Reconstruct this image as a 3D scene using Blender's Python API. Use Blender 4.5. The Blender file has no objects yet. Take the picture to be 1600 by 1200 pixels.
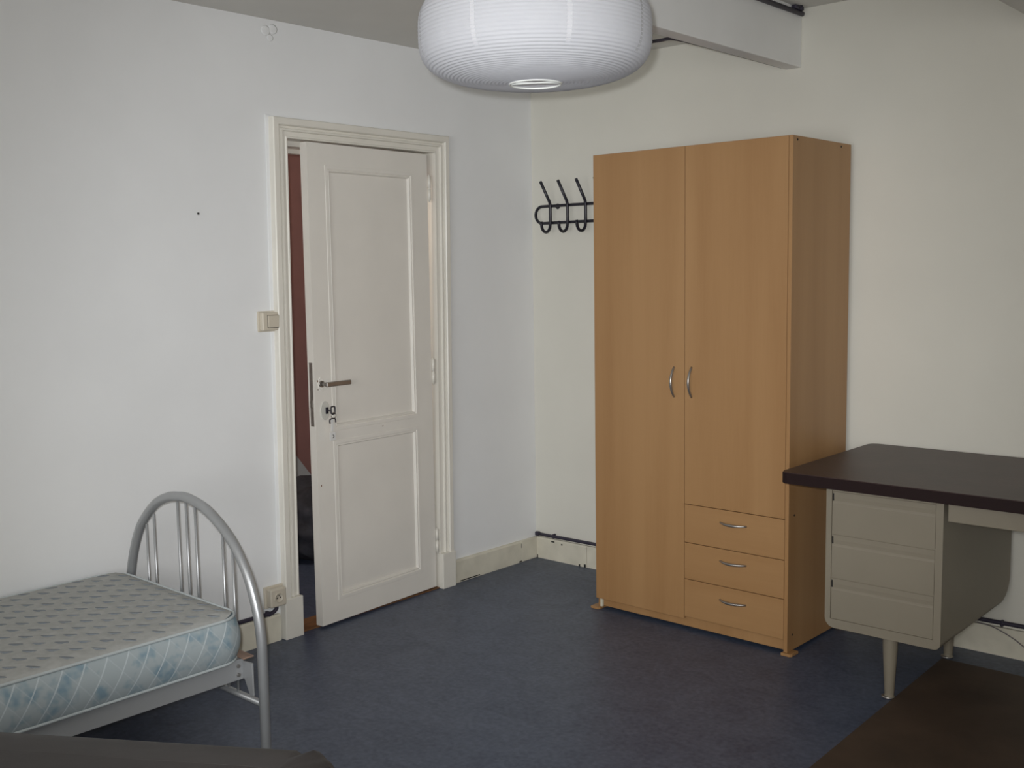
import bpy, bmesh, math, random
from mathutils import Vector, Matrix
random.seed(7)
SC = bpy.context.scene
COL = SC.collection
PI = math.pi

# ------------------------------------------------------------------ camera, light, exposure
CAM = Vector((3.6247, -4.2804, 1.5146))
YAW, PITCH, ROLL, FPX = 0.7236, 0.1051, -0.0153, 1682.83
cd = bpy.data.cameras.new('camera'); cam = bpy.data.objects.new('camera', cd); COL.objects.link(cam)
fwd = Vector((-math.sin(YAW)*math.cos(PITCH), math.cos(YAW)*math.cos(PITCH), -math.sin(PITCH)))
rgt = Vector((math.cos(YAW), math.sin(YAW), 0)); up = rgt.cross(fwd)
c_, s_ = math.cos(ROLL), math.sin(ROLL)
rgt, up = c_*rgt + s_*up, -s_*rgt + c_*up
m4 = Matrix((rgt, up, -fwd)).transposed().to_4x4(); m4.translation = CAM
cam.matrix_world = m4
cd.sensor_width = 36.0; cd.lens = 36.0*FPX/1600.0; cd.clip_start = 0.05
SC.camera = cam

SC.view_settings.view_transform = 'Standard'; SC.view_settings.look = 'None'
SC.view_settings.gamma = 1.0; SC.view_settings.use_curve_mapping = False
SC.view_settings.exposure = 0.0

w = bpy.data.worlds.new('world'); SC.world = w; w.use_nodes = True
w.node_tree.nodes['Background'].inputs[0].default_value = (0.75, 0.87, 1.0, 1)
w.node_tree.nodes['Background'].inputs[1].default_value = 1.0

def area(name, loc, rot, sx, sy, power, color):
    d = bpy.data.lights.new(name, 'AREA'); d.shape = 'RECTANGLE'; d.size = sx; d.size_y = sy
    d.energy = power; d.color = color
    o = bpy.data.objects.new(name, d); COL.objects.link(o); o.location = loc; o.rotation_euler = rot
    return o
RW, RD = 5.0, 5.9          # room extents (x) and depth (y)
# daylight entering through the window in the wall behind the camera
WX0, WX1, WZ0, WZ1 = 1.5, 4.9, 0.9, 2.2
area('window_daylight', ((WX0+WX1)/2, -RD-0.02, (WZ0+WZ1)/2), (PI/2, 0, 0), WX1-WX0-0.1, WZ1-WZ0-0.1, 68, (1.0, 0.965, 0.92))
# unseen point light, added to brighten the hallway behind the door gap
hd = bpy.data.lights.new('hallway_fill', 'POINT'); hd.energy = 22; hd.shadow_soft_size = 0.08; hd.color = (1.0, 0.9, 0.78)
ho = bpy.data.objects.new('hallway_fill', hd); COL.objects.link(ho); ho.location = (-0.70, -1.9, 2.35)
# the camera's own flash, beside the lens
fd = bpy.data.lights.new('camera_flash', 'SPOT'); fd.energy = 282; fd.spot_size = math.radians(63); fd.spot_blend = 1.0
fd.shadow_soft_size = 0.018; fd.color = (0.96, 0.98, 1.0)
fo = bpy.data.objects.new('camera_flash', fd); COL.objects.link(fo)
fm = m4.copy(); fm.translation = CAM - 0.035*rgt + 0.045*up + 0.02*fwd; fo.matrix_world = fm

# ------------------------------------------------------------------ materials
MATS = {}
def mat(name, color, rough=0.6, metal=0.0, noise=0.0, nscale=8.0, bump=0.0, bscale=60.0, stretch=(1,1,1), spec=0.5, coat=0.0, detail=4.0):
    m = bpy.data.materials.new(name); m.use_nodes = True; MATS[name] = m
    nt = m.node_tree; N = nt.nodes; L = nt.links; b = N['Principled BSDF']
    b.inputs['Roughness'].default_value = rough; b.inputs['Metallic'].default_value = metal
    b.inputs['Specular IOR Level'].default_value = spec
    if coat: b.inputs['Coat Weight'].default_value = coat
    tc = N.new('ShaderNodeTexCoord'); mp = N.new('ShaderNodeMapping'); mp.inputs['Scale'].default_value = stretch
    L.new(tc.outputs['Object'], mp.inputs['Vector'])
    if noise > 0:
        nz = N.new('ShaderNodeTexNoise'); nz.inputs['Scale'].default_value = nscale; nz.inputs['Detail'].default_value = detail
        L.new(mp.outputs[0], nz.inputs['Vector'])
        rp = N.new('ShaderNodeValToRGB'); rp.color_ramp.elements[0].position = 0.3; rp.color_ramp.elements[1].position = 0.7
        lo = [max(0, c*(1-noise)) for c in color[:3]]+[1]; hi = [min(1, c*(1+noise)) for c in color[:3]]+[1]
        rp.color_ramp.elements[0].color = lo; rp.color_ramp.elements[1].color = hi
        L.new(nz.outputs['Fac'], rp.inputs[0]); L.new(rp.outputs[0], b.inputs['Base Color'])
    else:
        b.inputs['Base Color'].default_value = (*color[:3], 1)
    if bump > 0:
        n2 = N.new('ShaderNodeTexNoise'); n2.inputs['Scale'].default_value = bscale; n2.inputs['Detail'].default_value = 3
        L.new(mp.outputs[0], n2.inputs['Vector'])
        bp = N.new('ShaderNodeBump'); bp.inputs['Strength'].default_value = bump; bp.inputs['Distance'].default_value = 0.01
        L.new(n2.outputs['Fac'], bp.inputs['Height']); L.new(bp.outputs[0], b.inputs['Normal'])
    return m

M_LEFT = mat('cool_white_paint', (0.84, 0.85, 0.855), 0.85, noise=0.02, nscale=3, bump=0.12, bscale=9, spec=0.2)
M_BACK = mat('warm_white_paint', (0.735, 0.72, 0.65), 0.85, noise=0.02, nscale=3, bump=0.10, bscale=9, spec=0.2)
M_CEIL = mat('ceiling_paint', (0.70, 0.69, 0.655), 0.9, noise=0.03, nscale=3, bump=0.06, bscale=20, spec=0.2)
M_BEAM = mat('beam_paint', (0.86, 0.86, 0.85), 0.8, noise=0.02, nscale=4, bump=0.05, bscale=14, spec=0.2)
M_TRIM = mat('cream_gloss_paint', (0.78, 0.755, 0.685), 0.38, noise=0.04, nscale=5, bump=0.05, bscale=25)
M_DOOR = mat('door_cream_paint', (0.80, 0.772, 0.715), 0.42, noise=0.03, nscale=4, bump=0.04, bscale=18)
M_SKIRT = mat('skirting_paint', (0.69, 0.655, 0.545), 0.45, noise=0.10, nscale=9, bump=0.06, bscale=20)
M_HALL = mat('maroon_paint', (0.235, 0.112, 0.096), 0.8, noise=0.05)
M_HALLDARK = mat('hall_dark_cloth', (0.035, 0.036, 0.045), 0.9, noise=0.5, nscale=12, bump=0.4, bscale=20)
M_HALLPALE = mat('hall_pale_cloth', (0.35, 0.36, 0.36), 0.8, noise=0.1, nscale=10)
M_THRESH = mat('threshold_wood', (0.16, 0.075, 0.03), 0.6, noise=0.3, nscale=14, stretch=(6, 1, 1))
M_STEEL = mat('brushed_steel', (0.40, 0.38, 0.36), 0.35, 0.9)
M_PLATE = mat('dull_lock_steel', (0.33, 0.30, 0.275), 0.5, 0.7, noise=0.2, nscale=40)
M_SILVER = mat('silver_metal_paint', (0.40, 0.41, 0.42), 0.36, 0.5)
M_BEDGREY = mat('rail_grey_paint', (0.42, 0.43, 0.44), 0.45, 0.3)
M_BLACK = mat('black_enamel', (0.014, 0.013, 0.022), 0.35)
M_CABLE = mat('dark_cable', (0.035, 0.03, 0.05), 0.5)
M_WIRE = mat('thin_grey_wire', (0.20, 0.18, 0.18), 0.6)
M_PLASTIC = mat('ivory_plastic', (0.62, 0.565, 0.465), 0.4)
M_SHADOWGAP = mat('dark_gap', (0.02, 0.018, 0.016), 0.9)
M_SLAT = mat('slat_wood', (0.30, 0.20, 0.15), 0.7, noise=0.2, nscale=6, stretch=(1, 8, 8))
M_DESK = mat('enamel_greige', (0.235, 0.205, 0.155), 0.45, noise=0.03, nscale=5)
M_TOP = mat('dark_brown_laminate', (0.042, 0.021, 0.018), 0.42, noise=0.25, nscale=5, bump=0.03, bscale=40)
M_RUBBER = mat('desk_edge_rubber', (0.016, 0.007, 0.007), 0.6, spec=0.2)
M_MAT = mat('brown_floor_sheet', (0.066, 0.042, 0.028), 0.6, noise=0.25, nscale=5, bump=0.05, bscale=30)
M_VINYL = mat('dark_vinyl', (0.034, 0.029, 0.028), 0.55, noise=0.15, nscale=5, bump=0.12, bscale=12)
M_KICK = mat('pale_bracket', (0.62, 0.58, 0.46), 0.5)
M_TAG = mat('white_tag', (0.75, 0.75, 0.74), 0.5)
M_BLUETAG = mat('white_paint_metal', (0.62, 0.61, 0.56), 0.4)
M_RIM = mat('white_ring', (0.8, 0.82, 0.78), 0.4)

def floor_material():
    m = mat('blue_linoleum', (0.07, 0.085, 0.125), 0.42)
    nt = m.node_tree; N = nt.nodes; L = nt.links; b = N['Principled BSDF']
    tc = N.new('ShaderNodeTexCoord')
    n1 = N.new('ShaderNodeTexNoise'); n1.inputs['Scale'].default_value = 7; n1.inputs['Detail'].default_value = 8; n1.inputs['Roughness'].default_value = 0.7; n1.inputs['Distortion'].default_value = 1.2
    n2 = N.new('ShaderNodeTexNoise'); n2.inputs['Scale'].default_value = 55; n2.inputs['Detail'].default_value = 4
    L.new(tc.outputs['Object'], n1.inputs['Vector']); L.new(tc.outputs['Object'], n2.inputs['Vector'])
    mx = N.new('ShaderNodeMix'); mx.data_type = 'FLOAT'; mx.inputs[0].default_value = 0.48
    L.new(n1.outputs['Fac'], mx.inputs[2]); L.new(n2.outputs['Fac'], mx.inputs[3])
    rp = N.new('ShaderNodeValToRGB'); e = rp.color_ramp.elements
    e[0].position = 0.36; e[0].color = (0.038, 0.052, 0.092, 1); e[1].position = 0.62; e[1].color = (0.088, 0.110, 0.162, 1)
    L.new(mx.outputs[0], rp.inputs[0]); L.new(rp.outputs[0], b.inputs['Base Color'])
    return m
M_FLOOR = floor_material()

def wood_material(name, light, dark, axis):
    m = mat(name, light, 0.45); nt = m.node_tree; N = nt.nodes; L = nt.links; b = N['Principled BSDF']
    tc = N.new('ShaderNodeTexCoord'); mp = N.new('ShaderNodeMapping')
    sc = [1, 1, 1]; sc[axis] = 0.05; mp.inputs['Scale'].default_value = sc
    L.new(tc.outputs['Object'], mp.inputs['Vector'])
    n1 = N.new('ShaderNodeTexNoise'); n1.inputs['Scale'].default_value = 7; n1.inputs['Detail'].default_value = 4; n1.inputs['Distortion'].default_value = 0.3
    n2 = N.new('ShaderNodeTexNoise'); n2.inputs['Scale'].default_value = 130; n2.inputs['Detail'].default_value = 3
    L.new(mp.outputs[0], n1.inputs['Vector']); L.new(mp.outputs[0], n2.inputs['Vector'])
    mx = N.new('ShaderNodeMix'); mx.data_type = 'FLOAT'; mx.inputs[0].default_value = 0.16
    L.new(n1.outputs['Fac'], mx.inputs[2]); L.new(n2.outputs['Fac'], mx.inputs[3])
    rp = N.new('ShaderNodeValToRGB'); e = rp.color_ramp.elements
    e[0].position = 0.36; e[0].color = (*dark, 1); e[1].position = 0.64; e[1].color = (*light, 1)
    L.new(mx.outputs[0], rp.inputs[0]); L.new(rp.outputs[0], b.inputs['Base Color'])
    return m
M_BEECH = wood_material('beech_laminate', (0.405, 0.228, 0.098), (0.35, 0.187, 0.075), 2)
M_BEECHX = wood_material('beech_laminate_crosswise', (0.405, 0.228, 0.098), (0.35, 0.187, 0.075), 0)

def paper_material():
    m = bpy.data.materials.new('rice_paper'); m.use_nodes = True; nt = m.node_tree; N = nt.nodes; L = nt.links; N.remove(N['Principled BSDF'])
    df = N.new('ShaderNodeBsdfDiffuse'); tr = N.new('ShaderNodeBsdfTranslucent'); mx = N.new('ShaderNodeMixShader'); mx.inputs[0].default_value = 0.48
    tc = N.new('ShaderNodeTexCoord'); nz = N.new('ShaderNodeTexNoise'); nz.inputs['Scale'].default_value = 30; rp = N.new('ShaderNodeValToRGB')
    rp.color_ramp.elements[0].color = (0.80, 0.81, 0.86, 1); rp.color_ramp.elements[1].color = (0.87, 0.88, 0.92, 1)
    L.new(tc.outputs['Object'], nz.inputs['Vector']); L.new(nz.outputs['Fac'], rp.inputs[0])
    L.new(rp.outputs[0], df.inputs['Color']); tr.inputs['Color'].default_value = (0.80, 0.80, 0.82, 1)
    L.new(df.outputs[0], mx.inputs[1]); L.new(tr.outputs[0], mx.inputs[2]); L.new(mx.outputs[0], N['Material Output'].inputs[0])
    return m
M_PAPER = paper_material()
M_SEAM = mat('paper_overlap', (0.56, 0.56, 0.585), 0.6, spec=0.3)

def mattress_side():
    m = mat('quilted_border', (0.40, 0.47, 0.50), 0.75, spec=0.3); nt = m.node_tree; N = nt.nodes; L = nt.links; b = N['Principled BSDF']
    tc = N.new('ShaderNodeTexCoord')
    sep = N.new('ShaderNodeSeparateXYZ'); L.new(tc.outputs['Object'], sep.inputs[0])
    def math_(op, a, bb=None):
        n = N.new('ShaderNodeMath'); n.operation = op
        for i, q in enumerate((a, bb)):
            if q is None: continue
            if isinstance(q, (int, float)): n.inputs[i].default_value = q
            else: L.new(q, n.inputs[i])
        return n.outputs[0]
    sn = N.new('ShaderNodeSeparateXYZ'); L.new(tc.outputs['Normal'], sn.inputs[0])
    side = math_('GREATER_THAN', math_('ABSOLUTE', sn.outputs[0]), 0.55)
    hor = math_('ADD', math_('MULTIPLY', sep.outputs[1], side), math_('MULTIPLY', sep.outputs[0], math_('SUBTRACT', side, 1.0)))
    def lines(sgn, pitch):
        a = math_('ADD', hor, math_('MULTIPLY', sep.outputs[2], sgn))
        f = math_('FRACT', math_('DIVIDE', a, pitch))
        return math_('LESS_THAN', math_('ABSOLUTE', math_('SUBTRACT', f, 0.5)), 0.035)
    stitch = math_('MAXIMUM', lines(-0.62, 0.064), math_('MULTIPLY', lines(0.8, 0.064), 0.3))
    nz = N.new('ShaderNodeTexNoise'); nz.inputs['Scale'].default_value = 21; nz.inputs['Detail'].default_value = 2
    L.new(tc.outputs['Object'], nz.inputs['Vector'])
    rp = N.new('ShaderNodeValToRGB'); e = rp.color_ramp.elements
    e[0].position = 0.30; e[0].color = (0.225, 0.325, 0.39, 1); e[1].position = 0.50; e[1].color = (0.40, 0.455, 0.475, 1)
    L.new(nz.outputs['Fac'], rp.inputs[0])
    mx = N.new('ShaderNodeMix'); mx.data_type = 'RGBA'; mx.inputs[7].default_value = (0.58, 0.64, 0.66, 1)
    L.new(math_('MULTIPLY', stitch, 0.75), mx.inputs[0]); L.new(rp.outputs[0], mx.inputs[6]); L.new(mx.outputs[2], b.inputs['Base Color'])
    return m
M_MSIDE = mattress_side()
def mattress_top():
    m = mat('woven_ticking', (0.36, 0.365, 0.345), 0.85, spec=0.2); nt = m.node_tree; N = nt.nodes; L = nt.links; b = N['Principled BSDF']
    tc = N.new('ShaderNodeTexCoord')
    nz = N.new('ShaderNodeTexNoise'); nz.inputs['Scale'].default_value = 45; nz.inputs['Detail'].default_value = 3
    L.new(tc.outputs['Object'], nz.inputs['Vector'])
    rp = N.new('ShaderNodeValToRGB'); e = rp.color_ramp.elements
    e[0].position = 0.35; e[0].color = (0.40, 0.405, 0.39, 1); e[1].position = 0.65; e[1].color = (0.455, 0.46, 0.445, 1)
    L.new(nz.outputs['Fac'], rp.inputs[0]); L.new(rp.outputs[0], b.inputs['Base Color'])
    return m
M_MTOP = mattress_top()
M_TUFT = mat('tuft_thread', (0.20, 0.22, 0.24), 0.9, spec=0.1)
M_PIPING = mat('piping_tape', (0.50, 0.545, 0.555), 0.7)
M_GLASS = bpy.data.materials.new('window_glass'); M_GLASS.use_nodes = True
_n = M_GLASS.node_tree; _n.nodes.remove(_n.nodes['Principled BSDF'])
_a = _n.nodes.new('ShaderNodeBsdfTransparent'); _b = _n.nodes.new('ShaderNodeBsdfGlossy'); _b.inputs['Roughness'].default_value = 0.02
_m = _n.nodes.new('ShaderNodeMixShader'); _m.inputs[0].default_value = 0.06
_n.links.new(_a.outputs[0], _m.inputs[1]); _n.links.new(_b.outputs[0], _m.inputs[2]); _n.links.new(_m.outputs[0], _n.nodes['Material Output'].inputs[0])

# ------------------------------------------------------------------ mesh helpers
def NB(): return bmesh.new()
def box(bm, x0, x1, y0, y1, z0, z1, bev=0.0, seg=2):
    t = bmesh.new()
    vs = [t.verts.new((x, y, z)) for z in (z0, z1) for y in (y0, y1) for x in (x0, x1)]
    for f in ((0,2,3,1), (4,5,7,6), (0,1,5,4), (2,6,7,3), (0,4,6,2), (1,3,7,5)):
        t.faces.new([vs[i] for i in f])
    if bev > 0:
        bmesh.ops.bevel(t, geom=list(t.edges), offset=bev, segments=seg, profile=0.5, affect='EDGES')
    join(bm, t)
def join(bm, t):
    mp = {}
    for v in t.verts: mp[v] = bm.verts.new(v.co)
    for f in t.faces:
        try:
            nf = bm.faces.new([mp[v] for v in f.verts]); nf.material_index = f.material_index; nf.smooth = f.smooth
        except ValueError: pass
    t.free()
def rounded_slab(bm, poly_rects, z0, z1, bev=0.004): pass
def rrect(x0, x1, y0, y1, r, n=6):
    pts = []
    for cx, cy, a0 in ((x1-r, y0+r, -90), (x1-r, y1-r, 0), (x0+r, y1-r, 90), (x0+r, y0+r, 180)):
        for i in range(n+1):
            a = math.radians(a0 + 90*i/n); pts.append((cx + r*math.cos(a), cy + r*math.sin(a)))
    return pts
def prism(bm, pts, z0, z1, bev=0.0, seg=2, f=lambda x, y, z: (x, y, z)):
    t = bmesh.new()
    lo = [t.verts.new((x, y, z0)) for x, y in pts]; hi = [t.verts.new((x, y, z1)) for x, y in pts]
    n = len(pts)
    for i in range(n): t.faces.new((lo[i], lo[(i+1) % n], hi[(i+1) % n], hi[i]))
    a = t.faces.new(lo[::-1]); b = t.faces.new(hi)
    if bev > 0:
        ed = list(a.edges) + list(b.edges)
        bmesh.ops.bevel(t, geom=ed, offset=bev, segments=seg, profile=0.5, affect='EDGES')
    for v in t.verts: v.co = Vector(f(*v.co))
    join(bm, t)
def tube(bm, pts, r, n=12, cap=True, closed=False):
    pts = [Vector(p) for p in pts]; N = len(pts)
    rs = r if isinstance(r, (list, tuple)) else [r]*N
    rings = []; nrm = None
    for i, p in enumerate(pts):
        if closed: d = (pts[(i+1) % N]-pts[i-1])
        else: d = pts[min(i+1, N-1)] - pts[max(i-1, 0)]
        d.normalize()
        if nrm is None:
            nrm = d.cross(Vector((0, 0, 1)))
            if nrm.length < 0.1: nrm = d.cross(Vector((0, 1, 0)))
        nrm = (nrm - d*nrm.dot(d)).normalized()
        bn = d.cross(nrm)
        rings.append([bm.verts.new(p + rs[i]*(math.cos(2*PI*k/n)*nrm + math.sin(2*PI*k/n)*bn)) for k in range(n)])
    last = N if closed else N-1
    for i in range(last):
        A, B = rings[i], rings[(i+1) % N]
        for k in range(n):
            fc = bm.faces.new((A[k], A[(k+1) % n], B[(k+1) % n], B[k])); fc.smooth = True
    if cap and not closed:
        bm.faces.new(rings[0][::-1]); bm.faces.new(rings[-1])
def smooth_path(ctrl, n=10):
    P = [Vector(p) for p in ctrl]; out = []
    for i in range(len(P)-1):
        p0, p1, p2, p3 = P[max(i-1, 0)], P[i], P[i+1], P[min(i+2, len(P)-1)]
        for k in range(n):
            t = k/n
            out.append(0.5*((2*p1) + (-p0+p2)*t + (2*p0-5*p1+4*p2-p3)*t*t + (-p0+3*p1-3*p2+p3)*t**3))
    out.append(P[-1]); return out
def lathe(bm, prof, n=48, c=(0, 0, 0), cap=True):
    rings = []
    for r, z in prof:
        rings.append([bm.verts.new((c[0]+r*math.cos(2*PI*k/n), c[1]+r*math.sin(2*PI*k/n), c[2]+z)) for k in range(n)])
    for A, B in zip(rings, rings[1:]):
        for k in range(n):
            f = bm.faces.new((A[k], A[(k+1) % n], B[(k+1) % n], B[k])); f.smooth = True
    if cap: bm.faces.new(rings[0][::-1]); bm.faces.new(rings[-1])
def ring_sweep(bm, corners, prof, closed=True, f=lambda a, b, h: (a, b, h)):
    """mitred moulding: corners in plane coords (a,b); prof = [(inset, height)]; inset is towards the inside (left of the path)"""
    n = len(corners); rows = []
    for i, p in enumerate(corners):
        P = Vector(p)
        if closed or 0 < i < n-1:
            d0 = (P - Vector(corners[i-1])).normalized(); d1 = (Vector(corners[(i+1) % n]) - P).normalized()
        elif i == 0: d0 = d1 = (Vector(corners[1]) - P).normalized()
        else: d0 = d1 = (P - Vector(corners[i-1])).normalized()
        n0 = Vector((-d0.y, d0.x)); n1 = Vector((-d1.y, d1.x)); b = (n0+n1)/(1+n0.dot(n1))
        rows.append([bm.verts.new(f(P.x + b.x*s, P.y + b.y*s, h)) for s, h in prof])
    m = n if closed else n-1
    for i in range(m):
        A, B = rows[i], rows[(i+1) % n]
        for k in range(len(prof)-1): bm.faces.new((A[k], B[k], B[k+1], A[k+1]))
    if not closed:
        bm.faces.new(rows[0][::-1]); bm.faces.new(rows[-1])
def obj(name, bm, m, parent=None, smooth=False, recalc=True):
    if recalc: bmesh.ops.recalc_face_normals(bm, faces=bm.faces)
    me = bpy.data.meshes.new(name); bm.to_mesh(me); bm.free()
    for q in (m if isinstance(m, (list, tuple)) else [m]): me.materials.append(q)
    if smooth:
        for p in me.polygons: p.use_smooth = True
    o = bpy.data.objects.new(name, me); COL.objects.link(o)
    if parent: o.parent = parent
    return o
def tag(o, label, cat, group=None):
    o['label'] = label; o['category'] = cat
    if group: o['group'] = group
    return o
def empty(name, loc, rz=0.0):
    o = bpy.data.objects.new(name, None); o.empty_display_size = 0.1; COL.objects.link(o); o.location = loc; o.rotation_euler = (0, 0, rz); return o
def struct(o, label=None):
    o['kind'] = 'structure'
    if label: o['label'] = label
    return o
def lean(y, z): return y - 0.026*(1 - z/2.06)      # the old door frame leans a little

# ------------------------------------------------------------------ room shell
H1, H2 = 2.520, 2.580        # ceiling left / right of the beam
BX0, BX1, BZ = 1.416, 1.487, 2.341
b = NB(); box(b, -1.5, RW+0.12, -RD-0.12, 0.12, -0.1, 0.0); struct(obj('floor', b, M_FLOOR), 'blue mottled linoleum floor')
b = NB()   # wall with the doorway
DY0, DY1, DZ = -1.62, -0.67, 2.10
box(b, -0.12, 0, -RD-0.12, DY0, 0, 2.7); box(b, -0.12, 0, DY1, 0.0, 0, 2.7); box(b, -0.12, 0, DY0, DY1, DZ, 2.7)
bmesh.ops.remove_doubles(b, verts=b.verts, dist=1e-5)
struct(obj('wall_left', b, M_LEFT), 'cool white plastered wall with the doorway')
b = NB(); box(b, -0.12, RW+0.12, 0, 0.12, 0, 2.7); struct(obj('wall_back', b, M_BACK), 'warm white wall behind wardrobe and desk')
b = NB(); box(b, RW, RW+0.12, -RD, 0, 0, 2.7); struct(obj('wall_right', b, M_BACK), 'white wall out of view on the right')
b = NB(); box(b, 0, WX0, -RD-0.12, -RD, 0, 2.7); box(b, WX1, RW, -RD-0.12, -RD, 0, 2.7); box(b, WX0, WX1, -RD-0.12, -RD, 0, WZ0); box(b, WX0, WX1, -RD-0.12, -RD, WZ1, 2.7)
struct(obj('wall_front', b, M_BACK), 'white wall behind the camera with the window')
b = NB(); box(b, 0, BX0+0.02, -RD, 0, H1, 2.7); struct(obj('ceiling', b, M_CEIL), 'greyish white ceiling over the door side')
b = NB(); box(b, BX0+0.02, RW, -RD, 0, H2, 2.7); struct(obj('ceiling', b, M_CEIL), 'greyish white ceiling over the desk side')
# window behind the camera
wn = struct(empty('window_1', ((WX0+WX1)/2, -RD-0.08, WZ0)), 'window behind the camera')
WH_ = (WX1-WX0)/2
for (a0, a1, c0, c1) in ((-WH_, -WH_+0.06, 0, 1.3), (WH_-0.06, WH_, 0, 1.3), (-WH_+0.06, WH_-0.06, 0, 0.06), (-WH_+0.06, WH_-0.06, 1.24, 1.3), (-0.03, 0.03, 0.06, 1.24)):
    b = NB(); box(b, a0, a1, -0.03, 0.03, c0, c1, 0.004); obj('window_frame', b, M_TRIM, wn)
for a0, a1 in ((-WH_+0.06, -0.03), (0.03, WH_-0.06)):
    b = NB(); box(b, a0, a1, -0.003, 0.003, 0.06, 1.24); obj('window_pane', b, M_GLASS, wn)

# beams
b = NB(); box(b, BX0, BX1, -RD, 0, BZ, 2.60, 0.004); struct(obj('trim_1', b, M_BEAM), 'white boxed ceiling beam behind the paper lantern')
b = NB(); box(b, 2.451, 2.62, -RD, 0, 2.35, 2.60, 0.004); struct(obj('trim_2', b, M_CEIL), 'second ceiling beam at the top right corner')

# skirting boards
def skirting(name, pts, label):
    t = NB()
    prof = [(0, 0.0), (0.016, 0.0), (0.016, 0.104), (0.012, 0.112), (0, 0.113)]
    rows = []
    for (x, y, nx, ny) in pts: rows.append([t.verts.new((x+nx*d, y+ny*d, z)) for d, z in prof])
    for A, B in zip(rows, rows[1:]):
        for k in range(len(prof)-1): t.faces.new((A[k], A[k+1], B[k+1], B[k]))
        t.faces.new((A[0], B[0], B[-1], A[-1]))
    t.faces.new(rows[0]); t.faces.new(rows[-1][::-1])
    return struct(obj(name, t, M_SKIRT), label)
sk = skirting('baseboard_left', [(0, -0.14, 1, 0), (0, -0.648, 1, 0)], 'cream skirting board right of the door')
b = NB(); box(b, 0, 0.016, -0.137, 0.0, 0.0, 0.112, 0.002); obj('corner_board', b, M_SKIRT, sk)
skirting('baseboard_left', [(0, -1.668, 1, 0), (0, -RD, 1, 0)], 'cream skirting board behind the bed')
sb = skirting('baseboard_back', [(0.016, 0, 0, -1), (0.345, 0, 0, -1)], 'cream skirting board with chipped paint by the corner')
b = NB(); box(b, 0.347, RW, -0.016, 0, 0, 0.113, 0.002); obj('long_board', b, M_SKIRT, sb)
b = NB()
for x, z, w2, h2 in ((0.125, 0.100, 0.022, 0.007), (0.185, 0.094, 0.008, 0.008), (0.335, 0.006, 0.012, 0.02), (0.30, 0.005, 0.01, 0.012), (0.02, 0.008, 0.006, 0.016)):
    box(b, x-w2/2, x+w2/2, -0.0168, -0.0155, z-h2/2, z+h2/2)
obj('paint_chip', b, M_SHADOWGAP, sb)
b = NB()
box(b, 0.0155, 0.0168, -0.60, -0.46, 0.003, 0.008); box(b, 0.0155, 0.0168, -0.141, -0.137, 0.075, 0.098); box(b, 0.0155, 0.0168, -0.16, -0.139, 0.002, 0.008)
obj('paint_chip', b, M_SHADOWGAP, sk)
# raised paper edge and the marks on the left wall
b = NB(); box(b, -0.001, 0.003, -1.642, -1.618, 0.2, 2.15, 0.0025, 3)
for v in b.verts: v.co.y = lean(v.co.y, v.co.z)
struct(obj('trim_3', b, M_LEFT), 'ridge of filler along the left side of the door frame')
b = NB()
for dy, dz, sz in ((-1.62, 2.475, 0.03), (-1.585, 2.485, 0.028), (-1.60, 2.45, 0.02),):
    t = bmesh.new(); bmesh.ops.create_icosphere(t, subdivisions=2, radius=sz)
    for v in t.verts: v.co = Vector((v.co.x*0.05, v.co.y*0.8 + dy, v.co.z*0.7 + dz))
    join(b, t)
for f in b.faces: f.smooth = True
struct(obj('trim_4', b, M_LEFT), 'lumps of old filler under the ceiling edge')
b = NB(); box(b, 0.0, 0.004, -0.004, 0.004, -0.004, 0.004, 0.001)
o = obj('nail', b, M_SHADOWGAP); o.location = (0.0, -1.963, 1.747); tag(o, 'tiny dark nail head in the bare left wall above the bed', 'nail')

# door frame -------------------------------------------------------
fr = struct(empty('trim_5', (0, 0, 0)), 'cream moulded door surround')
L0, R0, T0 = -1.626, -0.630, 2.140       # outer edges
prof = [(0, 0), (0, 0.030), (0.004, 0.034), (0.026, 0.034), (0.030, 0.030), (0.032, 0.020), (0.040, 0.018), (0.043, 0.026), (0.050, 0.026), (0.053, 0.016), (0.070, 0.014), (0.074, 0.018), (0.079, 0.018), (0.081, 0.0)]
def ff(a, bb, h): return (h, lean(a, bb), bb)
def casing(name, cs):
    t = NB(); ring_sweep(t, cs, prof, closed=False, f=ff); return obj(name, t, M_TRIM, fr)
# split into three mitred members
def member(name, p, q, m0, m1):
    t = NB(); P, Q = Vector(p), Vector(q); d = (Q-P).normalized(); n = Vector((-d.y, d.x)); rows = []
    for X, k in ((P, m0), (Q, m1)):
        rows.append([t.verts.new(ff(*(X + n*s + d*s*k), h)) for s, h in prof])
    A, B = rows
    for k in range(len(prof)-1): t.faces.new((A[k], B[k], B[k+1], A[k+1]))
    t.faces.new(A[::-1]); t.faces.new(B); t.faces.new((A[0], A[-1], B[-1], B[0]))
    return obj(name, t, M_TRIM, fr)
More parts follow.
